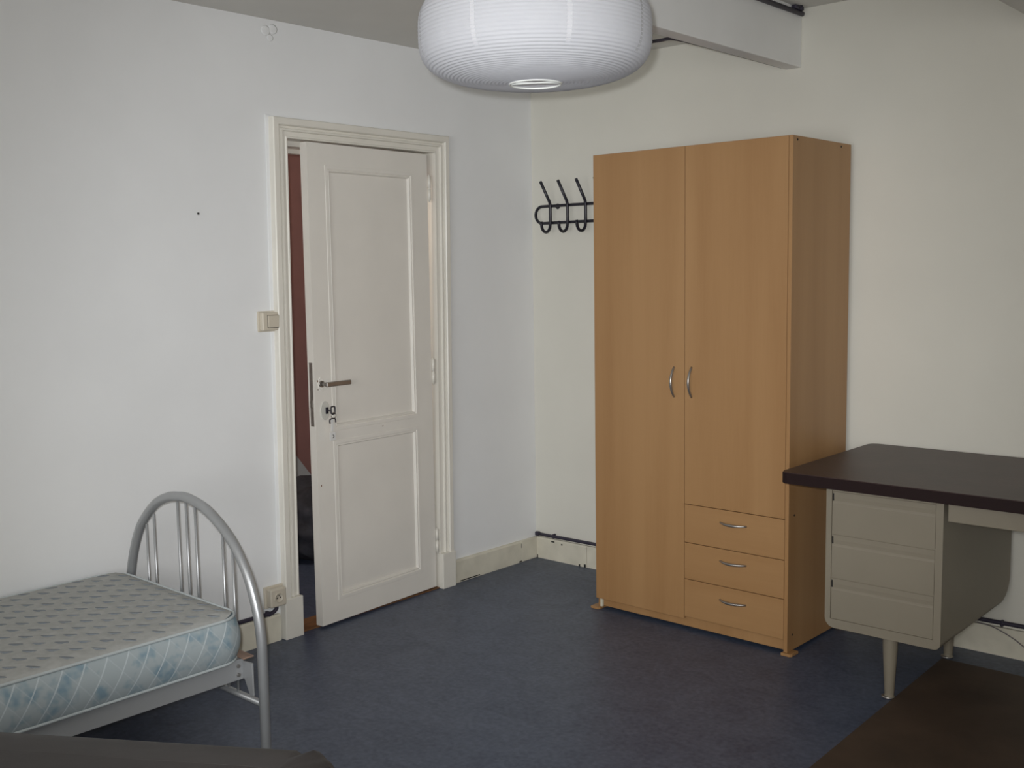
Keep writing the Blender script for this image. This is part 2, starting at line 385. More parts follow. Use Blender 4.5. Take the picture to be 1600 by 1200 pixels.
# inside lies left of the walking direction: right side upward, head leftward, left side downward
member('side_casing', (R0, 0.17), (R0, T0), 0, -1)
member('head_casing', (R0, T0), (L0, T0), 1, -1)
member('side_casing', (L0, T0), (L0, 0.17), 1, 0)
for y0, y1 in ((L0-0.008, L0+0.083), (R0-0.083, R0+0.004)):
    t = NB(); box(t, 0, 0.040, y0, y1, 0, 0.172, 0.003)
    for v in t.verts: v.co.y = lean(v.co.y, v.co.z)
    obj('plinth_block', t, M_TRIM, fr)
JL, JR, JT = L0+0.079, R0-0.079, T0-0.080
def jamb(name, bx):
    t = NB(); box(t, *bx, 0.001)
    for v in t.verts: v.co.y = lean(v.co.y, v.co.z)
    return obj(name, t, M_TRIM, fr)
jamb('jamb_lining', (-0.13, 0.004, JL-0.02, JL, 0, JT+0.02)); jamb('jamb_lining', (-0.13, 0.004, JR, JR+0.02, 0, JT+0.02))
jamb('head_lining', (-0.13, 0.004, JL, JR, JT, JT+0.02))
jamb('door_stop', (-0.13, -0.050, JL, JL+0.014, 0, JT)); jamb('door_stop', (-0.13, -0.050, JR-0.014, JR, 0, JT)); 
jamb('head_stop', (-0.13, -0.050, JL+0.014, JR-0.014, JT-0.022, JT))
jamb('head_bead', (-0.16, -0.131, JL-0.05, JR+0.05, JT-0.040, JT+0.06))
b = NB(); box(b, -0.12, 0.012, lean(JL, 0)+0.001, lean(JR, 0)-0.001, 0, 0.006, 0.002); obj('threshold', b, M_THRESH, fr)

# door leaf ---------------------------------------------------------
TH = math.radians(3.2); DW, DH0, DH1, DT = 0.722, 0.012, 2.050, 0.040
HY = -0.752
us = {}
b = NB()
st, r1, r2, r3 = 0.112, 1.945, 0.862, 0.122     # stile width, rail heights
def dl(bm, u0, u1, z0, z1, x0=-DT, x1=0.0, bev=0.0): box(bm, x0, x1, -u1, -u0, z0, z1, bev)
dl(b, 0, st, DH0, DH1); dl(b, DW-st, DW, DH0, DH1); dl(b, st, DW-st, r1, DH1); dl(b, st, DW-st, 0.785, r2); dl(b, st, DW-st, DH0, r3)
bmesh.ops.remove_doubles(b, verts=b.verts, dist=1e-5)
leaf = struct(obj('door_1', b, M_DOOR), 'cream two panel door standing slightly open')
leaf.location = (0.004, HY, 0); leaf.rotation_euler = (0, 0, TH)
def shear_leaf(o):
    for v in o.data.vertices: pass
for z0, z1 in ((r2, r1), (r3, 0.785)):
    b = NB(); dl(b, st-0.004, DW-st+0.004, z0-0.004, z1+0.004, -0.030, -0.013); obj('door_panel', b, M_DOOR, leaf)
    b = NB(); cs = [(-(DW-st), z0), (-st, z0), (-st, z1), (-(DW-st), z1)]
    pf = [(-0.020, -0.002), (-0.019, -0.0015), (-0.017, 0.0016), (-0.004, 0.0020), (-0.002, 0.0015), (0.0, -0.003), (0.002, -0.003), (0.004, -0.001), (0.007, -0.001), (0.010, -0.008), (0.012, -0.014)]
    ring_sweep(b, cs, pf, True, f=lambda a, c, h: (h, a, c)); obj('panel_moulding', b, M_DOOR, leaf)
b = NB(); box(b, -0.030, -0.010, -DW-0.0015, -DW+0.004, 0.874, 1.143, 0.001); obj('lock_plate', b, M_PLATE, leaf)['label'] = 'long grey steel lock plate set in the door edge'
b = NB(); box(b, -0.026, -0.014, -DW-0.006, -DW, 0.955, 0.985, 0.002); obj('lock_bolt', b, M_STEEL, leaf)
b = NB()      # lever handle
uc, zc = 0.688, 1.052
tube(b, [(0.0, -uc, zc), (0.008, -uc, zc)], 0.014, 16); tube(b, [(0.006, -uc, zc), (0.045, -uc, zc)], 0.008, 12)
box(b, 0.038, 0.052, -uc-0.012, -uc+0.128, zc-0.010, zc+0.010, 0.004, 3)
obj('lever_handle', b, M_STEEL, leaf)['label'] = 'grey metal lever handle'
b = NB(); prism(b, [(0.024*math.cos(2*PI*k/20), 0.040*math.sin(2*PI*k/20)) for k in range(20)], 0.0, 0.005, 0.0015, f=lambda x, y, z: (z, x-0.672, y+0.938)); obj('keyhole_plate', b, M_BLUETAG, leaf)
b = NB(); prism(b, [(0.016*math.cos(2*PI*k/16), 0.030*math.sin(2*PI*k/16)) for k in range(16)], 0.0, 0.003, 0.001, f=lambda x, y, z: (z, x-0.688, y+1.052)); obj('handle_rose', b, M_DOOR, leaf)
for zc2 in (1.897, 1.049, 0.236):
    b = NB(); tube(b, [(0.006, 0.006, zc2-0.055), (0.006, 0.006, zc2-0.002)], 0.0075, 12); tube(b, [(0.006, 0.006, zc2+0.002), (0.006, 0.006, zc2+0.055)], 0.0075, 12)
    tube(b, [(0.006, 0.006, zc2-0.062), (0.006, 0.006, zc2+0.062)], 0.004, 10)
    obj('hinge', b, M_TRIM, leaf)
b = NB()
for u, z, a, c in ((0.20, 0.112, 0.05, 0.004), (0.28, 0.107, 0.03, 0.003), (0.703, 0.62, 0.004, 0.008), (0.705, 1.065, 0.004, 0.008), (0.704, 1.03, 0.003, 0.006), (0.33, 0.83, 0.008, 0.003)):
    box(b, -0.0005, 0.0004, -u-a/2, -u+a/2, z-c/2, z+c/2)
obj('paint_chip', b, M_THRESH, leaf)

# keys hanging in the lock -----------------------------------------
kx, ky = 0.004 + 0.668*math.sin(TH), HY - 0.668*math.cos(TH)
kr = empty('key_ring', (kx, ky, 0.938)); kr.rotation_euler = (0, 0, TH)
tag(kr, 'keys with a small white tag hanging from the door lock', 'keys')
b = NB(); tube(b, [(0.006, 0, 0), (0.030, 0, 0)], 0.003, 10); box(b, 0.008, 0.014, -0.006, 0.006, -0.014, 0.014, 0.001); obj('key_shank', b, M_BLACK, kr)
b = NB(); tube(b, [(0.036, y, z) for y, z in rrect(0.0, 0.022, -0.014, 0.018, 0.006, 4)], 0.003, 8, closed=True); obj('key_bow', b, M_BLACK, kr)
b = NB(); tube(b, [(0.038, 0.012+0.013*math.cos(a*PI/9), -0.020+0.013*math.sin(a*PI/9)) for a in range(18)], 0.0016, 6, closed=True); obj('ring', b, M_STEEL, kr)
b = NB(); tube(b, smooth_path([(0.038, -0.010, -0.052), (0.038, -0.010, -0.036), (0.038, 0.008, -0.032), (0.038, 0.020, -0.036), (0.038, 0.022, -0.050)], 5), 0.0028, 8); obj('spare_key', b, M_BLACK, kr)
b = NB(); box(b, 0.034, 0.036, -0.002, 0.012, -0.088, -0.034, 0.0008); obj('strap', b, M_TAG, kr)
b = NB(); box(b, 0.034, 0.037, -0.010, 0.022, -0.126, -0.090, 0.001); tg = obj('tag', b, M_TAG, kr)
b = NB(); tube(b, [(0.0378, 0.004+0.006*math.sin(a), -0.108+0.006*math.cos(a)) for a in [i*PI/8 for i in range(9)]], 0.0016, 6); obj('tag_mark', b, M_BLACK, tg)

# hallway beyond the door -------------------------------------------
b = NB(); box(b, -1.42, -1.30, -2.6, 0.9, 0, 2.7); struct(obj('wall_hallway', b, M_HALL), 'dark red hallway wall seen through the door gap')
b = NB(); box(b, -1.30, -0.12, 0.8, 0.9, 0, 2.7); box(b, -1.30, -0.12, -2.6, -2.5, 0, 2.7); struct(obj('wall_hallway', b, M_HALL), 'end walls of the hallway')
b = NB(); box(b, -0.12, -0.115, 0.0, 0.9, 0, 2.7); struct(obj('wall_hallway', b, M_HALL), 'hallway side of the corner')
b = NB(); box(b, -1.42, -0.12, -2.6, 0.9, 2.55, 2.7); struct(obj('ceiling_hallway', b, M_CEIL), 'hallway ceiling')
hp = NB(); random.seed(3)
t = bmesh.new(); bmesh.ops.create_icosphere(t, subdivisions=4, radius=1)
for v in t.verts:
    n = 1 + 0.10*math.sin(7*v.co.x+2)*math.sin(6*v.co.y+1) + 0.06*math.sin(13*v.co.z+5*v.co.x)
    p = v.co*n
    z = max(p.z, -0.80)
    v.co = Vector((p.x*0.26, p.y*0.42, (z+0.80)*0.245))
    
for f in t.faces: f.smooth = True
join(hp, t); o = obj('laundry_heap', hp, M_HALLDARK); o.location = (-0.94, -0.58, 0.001)
tag(o, 'dark heap on the hallway floor seen through the door gap', 'heap')
b = NB(); prism(b, [(0, 0), (0.30, 0), (0.26, 0.05), (0.05, 0.34), (0.0, 0.32)], 0, 0.012, 0.004, f=lambda x, y, z: (-1.296 + z + (0.34-y)*0.10, -0.72+x, y+0.27))
o = obj('pale_board', b, M_HALLPALE); tag(o, 'pale slanting board leaning on the dark red hallway wall', 'board')

# light switch, socket, cables --------------------------------------
ls = empty('light_switch', (0, -1.668, 1.325)); tag(ls, 'ivory surface mounted light switch beside the door frame', 'switch')
b = NB(); box(b, 0, 0.008, -0.048, 0.040, -0.042, 0.042, 0.003); obj('back_plate', b, M_PLASTIC, ls)
b = NB(); box(b, 0.006, 0.032, -0.042, 0.036, -0.037, 0.037, 0.006, 3); obj('housing', b, M_PLASTIC, ls)
b = NB(); box(b, 0.030, 0.037, -0.018, 0.034, -0.024, 0.024, 0.002); 
for v in b.verts:
    if v.co.x > 0.033: v.co.x += 0.05*v.co.z
obj('rocker', b, M_PLASTIC, ls)
b = NB(); box(b, 0.0310, 0.0326, -0.020, 0.0355, -0.026, 0.026); obj('rocker_gap', b, M_SHADOWGAP, ls)

sk_ = empty('wall_socket', (0, -1.694, 0.192)); tag(sk_, 'ivory power socket box low on the wall between bed and door', 'socket')
b = NB(); box(b, 0, 0.012, -0.046, 0.046, -0.045, 0.045, 0.003); obj('back_plate', b, M_PLASTIC, sk_)
b = NB(); box(b, 0.010, 0.044, -0.038, 0.040, -0.038, 0.038, 0.006, 3); obj('housing', b, M_PLASTIC, sk_)
b = NB(); lathe(b, [(0.021, -0.001), (0.021, 0.0035), (0.0185, 0.0035), (0.0175, 0.0010), (0.0005, 0.0010)], 24)
for v in b.verts: v.co = Vector((0.0438+v.co.z, v.co.x, v.co.y))
sf = obj('socket_face', b, M_PLASTIC, sk_)
for yy in (-0.008, 0.008):
    b = NB(); tube(b, [(0.0435, yy, 0), (0.0452, yy, 0)], 0.0032, 10); obj('contact_hole', b, M_SHADOWGAP, sf)
b = NB(); tube(b, [(0.0435, 0, 0.010), (0.050, 0, 0.010)], 0.0022, 8); obj('earth_pin', b, M_STEEL, sf)

b = NB(); tube(b, smooth_path([(0.020, -1.690, 0.148), (0.020, -1.692, 0.140), (0.020, -1.712, 0.128), (0.018, -1.76, 0.126), (0.017, -1.85, 0.127), (0.017, -2.2, 0.126), (0.017, -2.6, 0.127), (0.017, -3.4, 0.126), (0.017, -RD+0.02, 0.126)], 6), 0.0085, 10)
o = obj('socket_cable', b, M_CABLE); tag(o, 'dark cable from the socket along the skirting behind the bed', 'cable')
b = NB(); box(b, 0.0, 0.028, -1.735, -1.722, 0.117, 0.137, 0.003); obj('cable_clip', b, M_CABLE, o)
b = NB(); pts = [(0.03, -0.012, 0.128)] + [(x, -0.010 - 0.0012*math.sin(x*9), 0.126 + 0.0015*math.sin(x*5) + 0.0028*x) for x in [0.1+0.1*i for i in range(48)]]
tube(b, pts, 0.0085, 10); o = obj('skirting_pipe', b, M_CABLE); tag(o, 'dark cable pipe running on top of the back wall skirting', 'pipe')
b = NB(); box(b, 0.006, 0.030, -0.021, 0.0, 0.117, 0.139, 0.004); obj('end_fitting', b, M_CABLE, o)
for x in (0.13, 2.36, 3.1):
    b = NB(); box(b, x-0.005, x+0.005, -0.020, 0.0, 0.118, 0.142, 0.002); obj('clip', b, M_CABLE, o)
b = NB(); tube(b, smooth_path([(2.27, -0.020, 0.118), (2.33, -0.021, 0.112), (2.40, -0.020, 0.084), (2.46, -0.020, 0.050), (2.56, -0.022, 0.018), (2.75, -0.022, 0.006)], 8), 0.0022, 6)
o = obj('loose_wire', b, M_WIRE); tag(o, 'thin loose wire drooping down the skirting under the desk', 'wire')

b = NB(); tube(b, [(1.499, -y, 2.553) for y in (0.02, 0.5, 1.0, 2.0, 3.0)], 0.010, 10)
o = obj('beam_conduit', b, M_CABLE); tag(o, 'dark conduit along the top edge of the ceiling beam', 'conduit')
b = NB(); tube(b, [(1.508, -0.055, 2.560), (1.508, -0.055, 2.579)], 0.010, 10); box(b, 1.488, 1.512, -0.10, -0.03, 2.562, 2.579, 0.004); obj('bracket', b, M_CABLE, o)
b = NB(); tube(b, smooth_path([(1.4095, -0.03, 2.350), (1.4095, -0.45, 2.350), (1.4095, -0.70, 2.349), (1.410, -0.86, 2.344), (1.413, -0.96, 2.322), (1.405, -1.03, 2.310), (1.395, -1.14, 2.315), (1.375, -1.27, 2.38), (1.36, -1.33, 2.47), (1.355, -1.345, 2.519)], 8), 0.006, 8)
o = obj('ceiling_flex', b, M_CABLE); tag(o, 'short dark flex sagging under the beam just right of the lantern', 'cable')

# ------------------------------------------------------------------ paper lantern
LC = Vector((1.8075, -2.115, 2.112)); LR, LH = 0.298, 0.124
lamp = empty('paper_lantern', LC); tag(lamp, 'white ribbed paper lantern hanging at the top of the room', 'lamp')
def lprof(t):    # t -1..1 bottom..top, superellipse
    a = t*PI/2; n = 2/3.3
    c, s = max(0, math.cos(a)), math.sin(a)
    return (LR*c**n, LH*(1 if s >= 0 else -1)*abs(s)**n)
prof2 = []
RIB = 76; per = 4
samples = []
K = 1200
pts = [lprof(-1 + 2*i/K) for i in range(K+1)]
cum = [0]
for p, q in zip(pts, pts[1:]): cum.append(cum[-1] + math.hypot(q[0]-p[0], q[1]-p[1]))
tot = cum[-1]; j = 0
HOLE = 0.066
for i in range(RIB*per+1):
    s = tot*i/(RIB*per)
    while j < K-1 and cum[j+1] < s: j += 1
    f = (s-cum[j])/max(1e-9, cum[j+1]-cum[j]); r = pts[j][0]+(pts[j+1][0]-pts[j][0])*f; z = pts[j][1]+(pts[j+1][1]-pts[j][1])*f
    if r < HOLE: continue
    ph = (i % per)/per
    d = -0.0026*math.sin(PI*ph)      # paper sags inward between the wire ribs
    nr, nz = r/(LR**2), z/(LH**2); L_ = math.hypot(nr, nz)
    prof2.append((r + d*nr/L_, z + d*nz/L_))
b = NB(); lathe(b, prof2, 96, cap=False); sh = obj('paper_shade', b, M_PAPER, lamp)
for k in range(8):     # overlapped paper seams, one strip each
    a0 = 2*PI*k/8 + 0.19 ; b = NB(); rows = []
    for (r, z) in [q for q in prof2 if q[0] > LR*0.80 and q[1] > -0.60*LH][::2]:
        nr, nz = r/(LR**2), z/(LH**2); L_ = math.hypot(nr, nz); r2, z2 = r + 0.0009*nr/L_, z + 0.0009*nz/L_
        wd = 0.0062
        rows.append([b.verts.new(((r2)*math.cos(a0 + s*wd/max(r, .05)), r2*math.sin(a0 + s*wd/max(r, .05)), z2)) for s in (-1, 1)])
    for A, B in zip(rows, rows[1:]):
        f = b.faces.new((A[0], A[1], B[1], B[0])); f.smooth = True
    obj('paper_seam', b, M_SEAM, sh)
b = NB(); zb = prof2[0][1]
tube(b, [(HOLE*math.cos(2*PI*k/40), HOLE*math.sin(2*PI*k/40), zb) for k in range(40)], 0.0028, 8, closed=True); ring = obj('bottom_ring', b, M_RIM, lamp)
for ang in (0.5, 0.9):
    b = NB(); ca, sa = math.cos(ang), math.sin(ang); tube(b, [(-HOLE*ca, -HOLE*sa, zb+0.002), (HOLE*ca, HOLE*sa, zb+0.004)], 0.0016, 6); obj('ring_wire', b, M_RIM, lamp)
b = NB(); tube(b, [(HOLE*math.cos(2*PI*k/40), HOLE*math.sin(2*PI*k/40), -zb) for k in range(40)], 0.0028, 8, closed=True); obj('top_ring', b, M_RIM, lamp)
b = NB(); tube(b, [(0, 0, H2-LC.z), (0, 0, 0.06)], 0.004, 8); obj('cord', b, M_CABLE, lamp)
b = NB(); lathe(b, [(0.012, 0.07), (0.020, 0.06), (0.020, 0.02), (0.012, 0.015)], 16); obj('lamp_holder', b, M_TAG, lamp)
b = NB(); lathe(b, [(0.012, 0.016), (0.014, 0.0), (0.028, -0.03), (0.030, -0.045), (0.022, -0.065), (0.004, -0.075)], 20); obj('bulb', b, M_TAG, lamp)
b = NB(); lathe(b, [(0.045, H2-LC.z-0.03), (0.04, H2-LC.z-0.001)], 20); obj('ceiling_cup', b, M_TAG, lamp)
b = NB(); tube(b, [(-HOLE, 0, -zb), (0, 0, 0.072), (HOLE, 0, -zb)], 0.0016, 6); obj('hanger_wire', b, M_RIM, lamp)

# ------------------------------------------------------------------ coat rack
rack = empty('coat_rack', (0.30, 0, 1.79)); tag(rack, 'black tubular coat rack on the wall left of the wardrobe', 'coat rack')
x0, x1 = 0.066-0.30, 0.612-0.30; ry = -0.050; rr = 0.042
path = [(x, ry, z) for x, z in rrect(x0, x1, -rr, rr, rr*0.999, 8)]
b = NB(); tube(b, path, 0.0075, 10, closed=True); obj('rail', b, M_BLACK, rack)
for x in (0.171, 0.281, 0.393, 0.503):
    b = NB(); X = x-0.30
    up_ = [(X, -0.136, 0.158), (X, -0.068, 0.062)]
    mid = [(X, -0.062, 0.045), (X, -0.062, -0.035)]
    low = [(X, -0.064 - 0.034 + 0.034*math.cos(a), -0.052 - 0.037*math.sin(a)) for a in [PI*i/8 for i in range(9)]]
    low += [(X, -0.134, -0.038)]
    tube(b, up_ + mid + low, 0.0075, 10); hk = obj('hook', b, M_BLACK, rack)
for x in (-0.129, 0.203):
    b = NB(); tube(b, [(x, -0.05, 0.042), (x, 0.0, 0.042)], 0.006, 10); tube(b, [(x, -0.004, 0.042), (x, 0.0, 0.042)], 0.014, 12); obj('wall_stud', b, M_BLACK, rack)

# ------------------------------------------------------------------ wardrobe
WA = -0.0139; wd = empty('wardrobe', (0.7823, -0.5155, 0), WA)
tag(wd, 'tall beech effect wardrobe with two doors and three drawers', 'wardrobe')
WW, WD_, WH = 0.9396, 0.490, 2.0
def wpart(name, x0, x1, y0, y1, z0, z1, m=M_BEECH, par=wd, bev=0.0012):
    t = NB(); box(t, x0, x1, y0, y1, z0, z1, bev, 1); return obj(name, t, m, par)
wpart('side_panel', WW-0.016, WW, 0.0, WD_, 0.012, WH); wpart('side_panel', 0.0, 0.016, 0.018, WD_, 0.012, WH)
wpart('top_panel', 0.016, WW-0.016, 0.018, WD_, WH-0.016, WH-0.001); wpart('bottom_panel', 0.016, WW-0.016, 0.022, WD_, 0.055, 0.071)
wpart('divider_panel', 0.457, 0.473, 0.022, WD_-0.01, 0.071, WH-0.016); wpart('back_panel', 0.016, WW-0.016, WD_-0.006, WD_-0.001, 0.03, WH-0.016)
wpart('drawer_shelf', 0.473, WW-0.016, 0.022, WD_-0.01, 0.535, 0.549)
wpart('kick_board', 0.016, WW-0.016, 0.020, 0.034, 0.014, 0.058)
d1 = wpart('door', 0.0005, 0.4640, 0.0, 0.0165, 0.050, WH); d2 = wpart('door', 0.4665, WW-0.0175, 0.0, 0.0165, 0.542, WH)
zs = [(0.380, 0.5395), (0.2245, 0.3775), (0.062, 0.222)]
drs = [wpart('drawer', 0.4665, WW-0.0175, 0.0, 0.0165, a, c, M_BEECHX) for a, c in zs]
def bow(par, c, axis):
    t = NB(); pts = []
    for i in range(15):
        s = -1 + 2*i/14; d = 0.026*(1-s*s)
        pts.append((c[0], -d+0.001, c[1]+0.062*s) if axis == 'v' else (c[0]+0.060*s, -d+0.001, c[1]))
    tube(t, pts, [0.0042+0.0018*(1-abs(-1+2*i/14)) for i in range(15)], 10); return obj('handle', t, M_STEEL, par)
bow(d1, (0.414, 1.046), 'v'); bow(d2, (0.499, 1.049), 'v')
for o, z in zip(drs, (0.487, 0.328, 0.166)): bow(o, (0.697, z), 'h')
for x in (0.0, WW):
    t = NB(); pts = [(x-0.030, -0.012), (x+0.030, -0.012), (x+0.030, 0.055), (x-0.030, 0.055)]
    prism(t, [(x-0.022, -0.010), (x+0.016, -0.010), (x+0.022, 0.0), (x+0.022, 0.050), (x-0.022, 0.050)], 0.0, 0.012, 0.002); obj('foot', t, M_BEECH, wd)
    t = NB(); prism(t, [(x-0.022, 0.43), (x+0.022, 0.43), (x+0.022, WD_-0.005), (x-0.022, WD_-0.005)], 0.0, 0.012, 0.002); obj('foot', t, M_BEECH, wd)
t = NB(); box(t, 0.018, 0.030, 0.006, 0.019, 0.012, 0.050, 0.002); obj('bracket', t, M_KICK, wd)['label'] = 'pale corner bracket above the front left foot'
for y, z in ((0.035, 1.985), (0.40, 1.985), (0.045, 0.552), (0.04, 0.075), (0.43, 0.552)):
    t = NB(); tube(t, [(WW-0.001, y, z), (WW+0.0012, y, z)], 0.0042, 10); obj('screw', t, M_SHADOWGAP, wd)

# ------------------------------------------------------------------ desk
DA = -0.0022; dk = empty('desk', (1.826, -0.8049, 0), DA); tag(dk, 'metal pedestal desk with dark brown top and greige drawers', 'desk')
TW, TD = 1.62, 0.785
t = NB(); prism(t, rrect(0, TW, 0, TD, 0.030, 6), 0.745, 0.785, 0.003, 2); obj('desktop', t, M_TOP, dk)
t = NB(); prism(t, rrect(-0.0015, TW+0.0015, -0.0015, TD+0.0015, 0.0315, 6), 0.7445, 0.7825, 0.0012, 1); obj('edge_band', t, M_RUBBER, dk)
def pedestal(u0, u1):
    v0, v1, z0, z1 = 0.045, 0.765, 0.238, 0.744
    t = NB()    # shell: rounded at the lower edges seen from the front
    pts = [(u0, z1), (u0, z0+0.035)] + [(u0+0.035-0.035*math.cos(a), z0+0.035-0.035*math.sin(a)) for a in [PI/2*i/6 for i in range(1, 7)]]
    pts += [(u1-0.022+0.022*math.sin(a), z0+0.022-0.022*math.cos(a)) for a in [PI/2*i/6 for i in range(0, 7)]] + [(u1, z1)]
    n = len(pts); R_ = 0.085
    vs_rows = []
    vlist = [v0+0.006] + [v1-R_] + [v1-R_+R_*math.sin(a) for a in [PI/2*i/6 for i in range(1, 7)]]
    for v in vlist:
        lift = 0 if v <= v1-R_ else R_ - math.sqrt(max(0, R_*R_-(v-(v1-R_))**2))
        vs_rows.append([t.verts.new((x, v, z + lift*max(0, (z1-z)/(z1-z0)))) for x, z in pts])
    for A, B in zip(vs_rows, vs_rows[1:]):
        for k in range(n): t.faces.new((A[k], A[(k+1) % n], B[(k+1) % n], B[k]))
    t.faces.new(vs_rows[0][::-1]); t.faces.new(vs_rows[-1])
    ped = obj('pedestal', t, M_DESK, dk)
    t = NB()    # front bezel, a rounded frame
    outer = pts; ox0, ox1, oz0, oz1 = u0+0.020, u1-0.024, z0+0.032, z1-0.012
    fr_ = bmesh.new()
    O = [fr_.verts.new((x, v0, z)) for x, z in outer]; O2 = [fr_.verts.new((x, v0+0.008, z)) for x, z in outer]
    inn = [(ox0, oz1), (ox0, oz0), (ox1, oz0), (ox1, oz1)]
    I = [fr_.verts.new((x, v0, z)) for x, z in inn]; I2 = [fr_.verts.new((x, v0+0.018, z)) for x, z in inn]
    for i in range(n): fr_.faces.new((O[i], O2[i], O2[(i+1) % n], O[(i+1) % n]))
    for i in range(4): fr_.faces.new((I[i], I[(i+1) % 4], I2[(i+1) % 4], I2[i]))
    # front face with hole: bridge by quads/polys
    left = [O[0], O[1]] ; k1 = 1+6 ; k2 = k1+1+0
    fr_.faces.new([O[0], O[1]] + [I[1], I[0]])
    fr_.faces.new([O[i] for i in range(1, 5)] + [I[1]])
    mid_end = n-1-4
    fr_.faces.new([O[i] for i in range(4, mid_end+1)] + [I[2], I[1]])
    fr_.faces.new([O[i] for i in range(mid_end, n-1)] + [I[2]])
    fr_.faces.new([O[n-2], O[n-1], I[3], I[2]]); fr_.faces.new([O[n-1], O[0], I[0], I[3]])
    join(t, fr_); obj('front_bezel', t, M_DESK, ped)
    hts = [(0.5790, oz1-0.003), (0.4220, 0.5755), (oz0+0.003, 0.4185)]
    t = NB(); box(t, ox0+0.0005, ox1-0.0005, v0+0.0085, v0+0.0135, oz0+0.0005, oz1-0.0005); obj('drawer_gap', t, M_SHADOWGAP, ped)
    for a, c in hts:      # drawer fronts with a bent finger lip along the top
        t = NB(); x0, x1 = ox0+0.003, ox1-0.003
        prof = [(v0+0.011, a), (v0+0.003, a), (v0+0.003, c-0.043), (v0+0.0036, c-0.040), (v0+0.0042, c-0.034), (v0+0.0036, c-0.026), (v0+0.003, c-0.020), (v0+0.003, c-0.002), (v0+0.011, c)]
        A = [t.verts.new((x0, y, z)) for y, z in prof]; B = [t.verts.new((x1, y, z)) for y, z in prof]
        for k in range(len(prof)-1): t.faces.new((A[k], B[k], B[k+1], A[k+1]))
        t.faces.new(A[::-1]); t.faces.new(B)
        t.faces.new((A[-1], B[-1], B[0], A[0]))
        d = obj('drawer', t, M_DESK, ped)
        t = NB(); box(t, x0-0.0015, x0+0.004, v0+0.0022, v0+0.006, c-0.034, c-0.008, 0.001); obj('finger_slot', t, M_SHADOWGAP, d)
    return ped
pedestal(0.157, 0.564)
def dleg(u, v, zt):
    t = NB(); prof = [(0.0170, 0.0), (0.0185, 0.006), (0.0160, 0.012), (0.0165, 0.016), (0.0250, zt-0.06), (0.0255, zt-0.02), (0.0255, zt)]
    lathe(t, prof, 20, (u, v, 0)); lg = obj('leg', t, M_DESK, dk)
    t = NB(); lathe(t, [(0.023, 0.0005), (0.023, 0.005), (0.017, 0.008)], 20, (u-0.004, v, 0)); obj('glide', t, M_STEEL, lg)
dleg(0.362, 0.131, 0.239); dleg(0.380, 0.655, 0.242)
dleg(1.54, 0.10, 0.743); dleg(1.54, 0.68, 0.743)
t = NB(); box(t, 0.576, 1.50, 0.050, 0.064, 0.676, 0.7435, 0.002); kd = obj('knee_drawer', t, M_DESK, dk)
t = NB(); box(t, 0.59, 1.49, 0.064, 0.50, 0.690, 0.740, 0.002); obj('drawer_box', t, M_DESK, kd)

# brown sheet on the floor under and beside the desk
b = NB(); prism(b, [(2.195, -0.185), (4.6, -0.195), (4.6, -2.6), (2.243, -2.6)], 0.0, 0.003, 0.001, 1)
o = obj('floor_mat', b, M_MAT); tag(o, 'brown floor sheet lying on the blue linoleum right of the desk legs', 'mat')

# ------------------------------------------------------------------ bed
BA = -0.012; by = -2.360; bed = empty('bed', (0.475, by, 0), BA); tag(bed, 'single bed frame of silver tubes with an arched end', 'bed')
def arch_pts(y, top=0.778, half=0.400):
    ctrl = [(-half, y, 0.0), (-half, y, 0.2), (-half, y, 0.40), (-0.388, y, 0.475), (-0.359, y, 0.553), (-0.313, y, 0.633), (-0.251, y, 0.694), (-0.189, y, 0.738), (-0.114, y, 0.767), (-0.051, y, 0.777), (0.010, y, 0.779), (0.031, y, 0.779)]
    R_ = [(0.108, y, 0.760), (0.182, y, 0.726), (0.254, y, 0.678), (0.305, y, 0.625), (0.348, y, 0.560), (0.384, y, 0.466), (0.399, y, 0.380), (half, y, 0.30), (half, y, 0.15), (half, y, 0.0)]
    c = ctrl[:-1]+R_
    return smooth_path([(a, b_, max(0, z)) for a, b_, z in c], 6)
BARS = [(-0.268, 0.650), (-0.216, 0.694), (-0.057, 0.768), (-0.004, 0.772), (0.050, 0.766), (0.206, 0.700), (0.260, 0.655)]
for y in (0.0, -1.98):
    t = NB(); tube(t, arch_pts(y), 0.0165, 16); fr2 = obj('arch_frame', t, M_SILVER, bed)
    t = NB(); tube(t, [(-0.395, y, 0.172), (0.395, y, 0.172)], 0.0105, 12); obj('cross_tube', t, M_SILVER, fr2)
    for x, zt in BARS:
        t = NB(); tube(t, [(x, y, 0.172), (x, y, zt)], 0.0050, 10); obj('bar', t, M_SILVER, fr2)
for x in (-0.345, 0.345):
    t = NB(); s = 1 if x > 0 else -1
    box(t, x-0.003, x+0.003, -1.95, -0.035, 0.255, 0.320, 0.001); box(t, min(x, x-s*0.026), max(x, x-s*0.026), -1.95, -0.035, 0.255, 0.259); box(t, min(x, x-s*0.026), max(x, x-s*0.026), -1.95, -0.035, 0.316, 0.320)
    rail = obj('side_rail', t, M_BEDGREY, bed)
    for y in (-0.02, -1.96):
        t = NB(); d = 1 if y > -1 else -1
        prism(t, [(x*1.0, 0.313), (x+s*0.055, 0.316), (x+s*0.055, 0.212), (x+s*0.040, 0.205), (x+s*0.012, 0.258), (x, 0.258)], y-0.016*d-0.003, y-0.016*d+0.003, 0.001, 1, f=lambda a, z, h: (a, h, z)); br = obj('corner_bracket', t, M_BEDGREY, bed)
        for z in (0.272, 0.300):
            t = NB(); tube(t, [(x+s*0.002, y-0.035*d, z), (x+s*0.008, y-0.035*d, z)], 0.006, 8); obj('bolt', t, M_STEEL, br)
for y in [-0.06-0.115*i for i in range(17)]:
    t = NB(); box(t, -0.340, 0.340, y-0.035, y+0.035, 0.306, 0.3155, 0.002, 1); obj('slat', t, M_SLAT, bed)

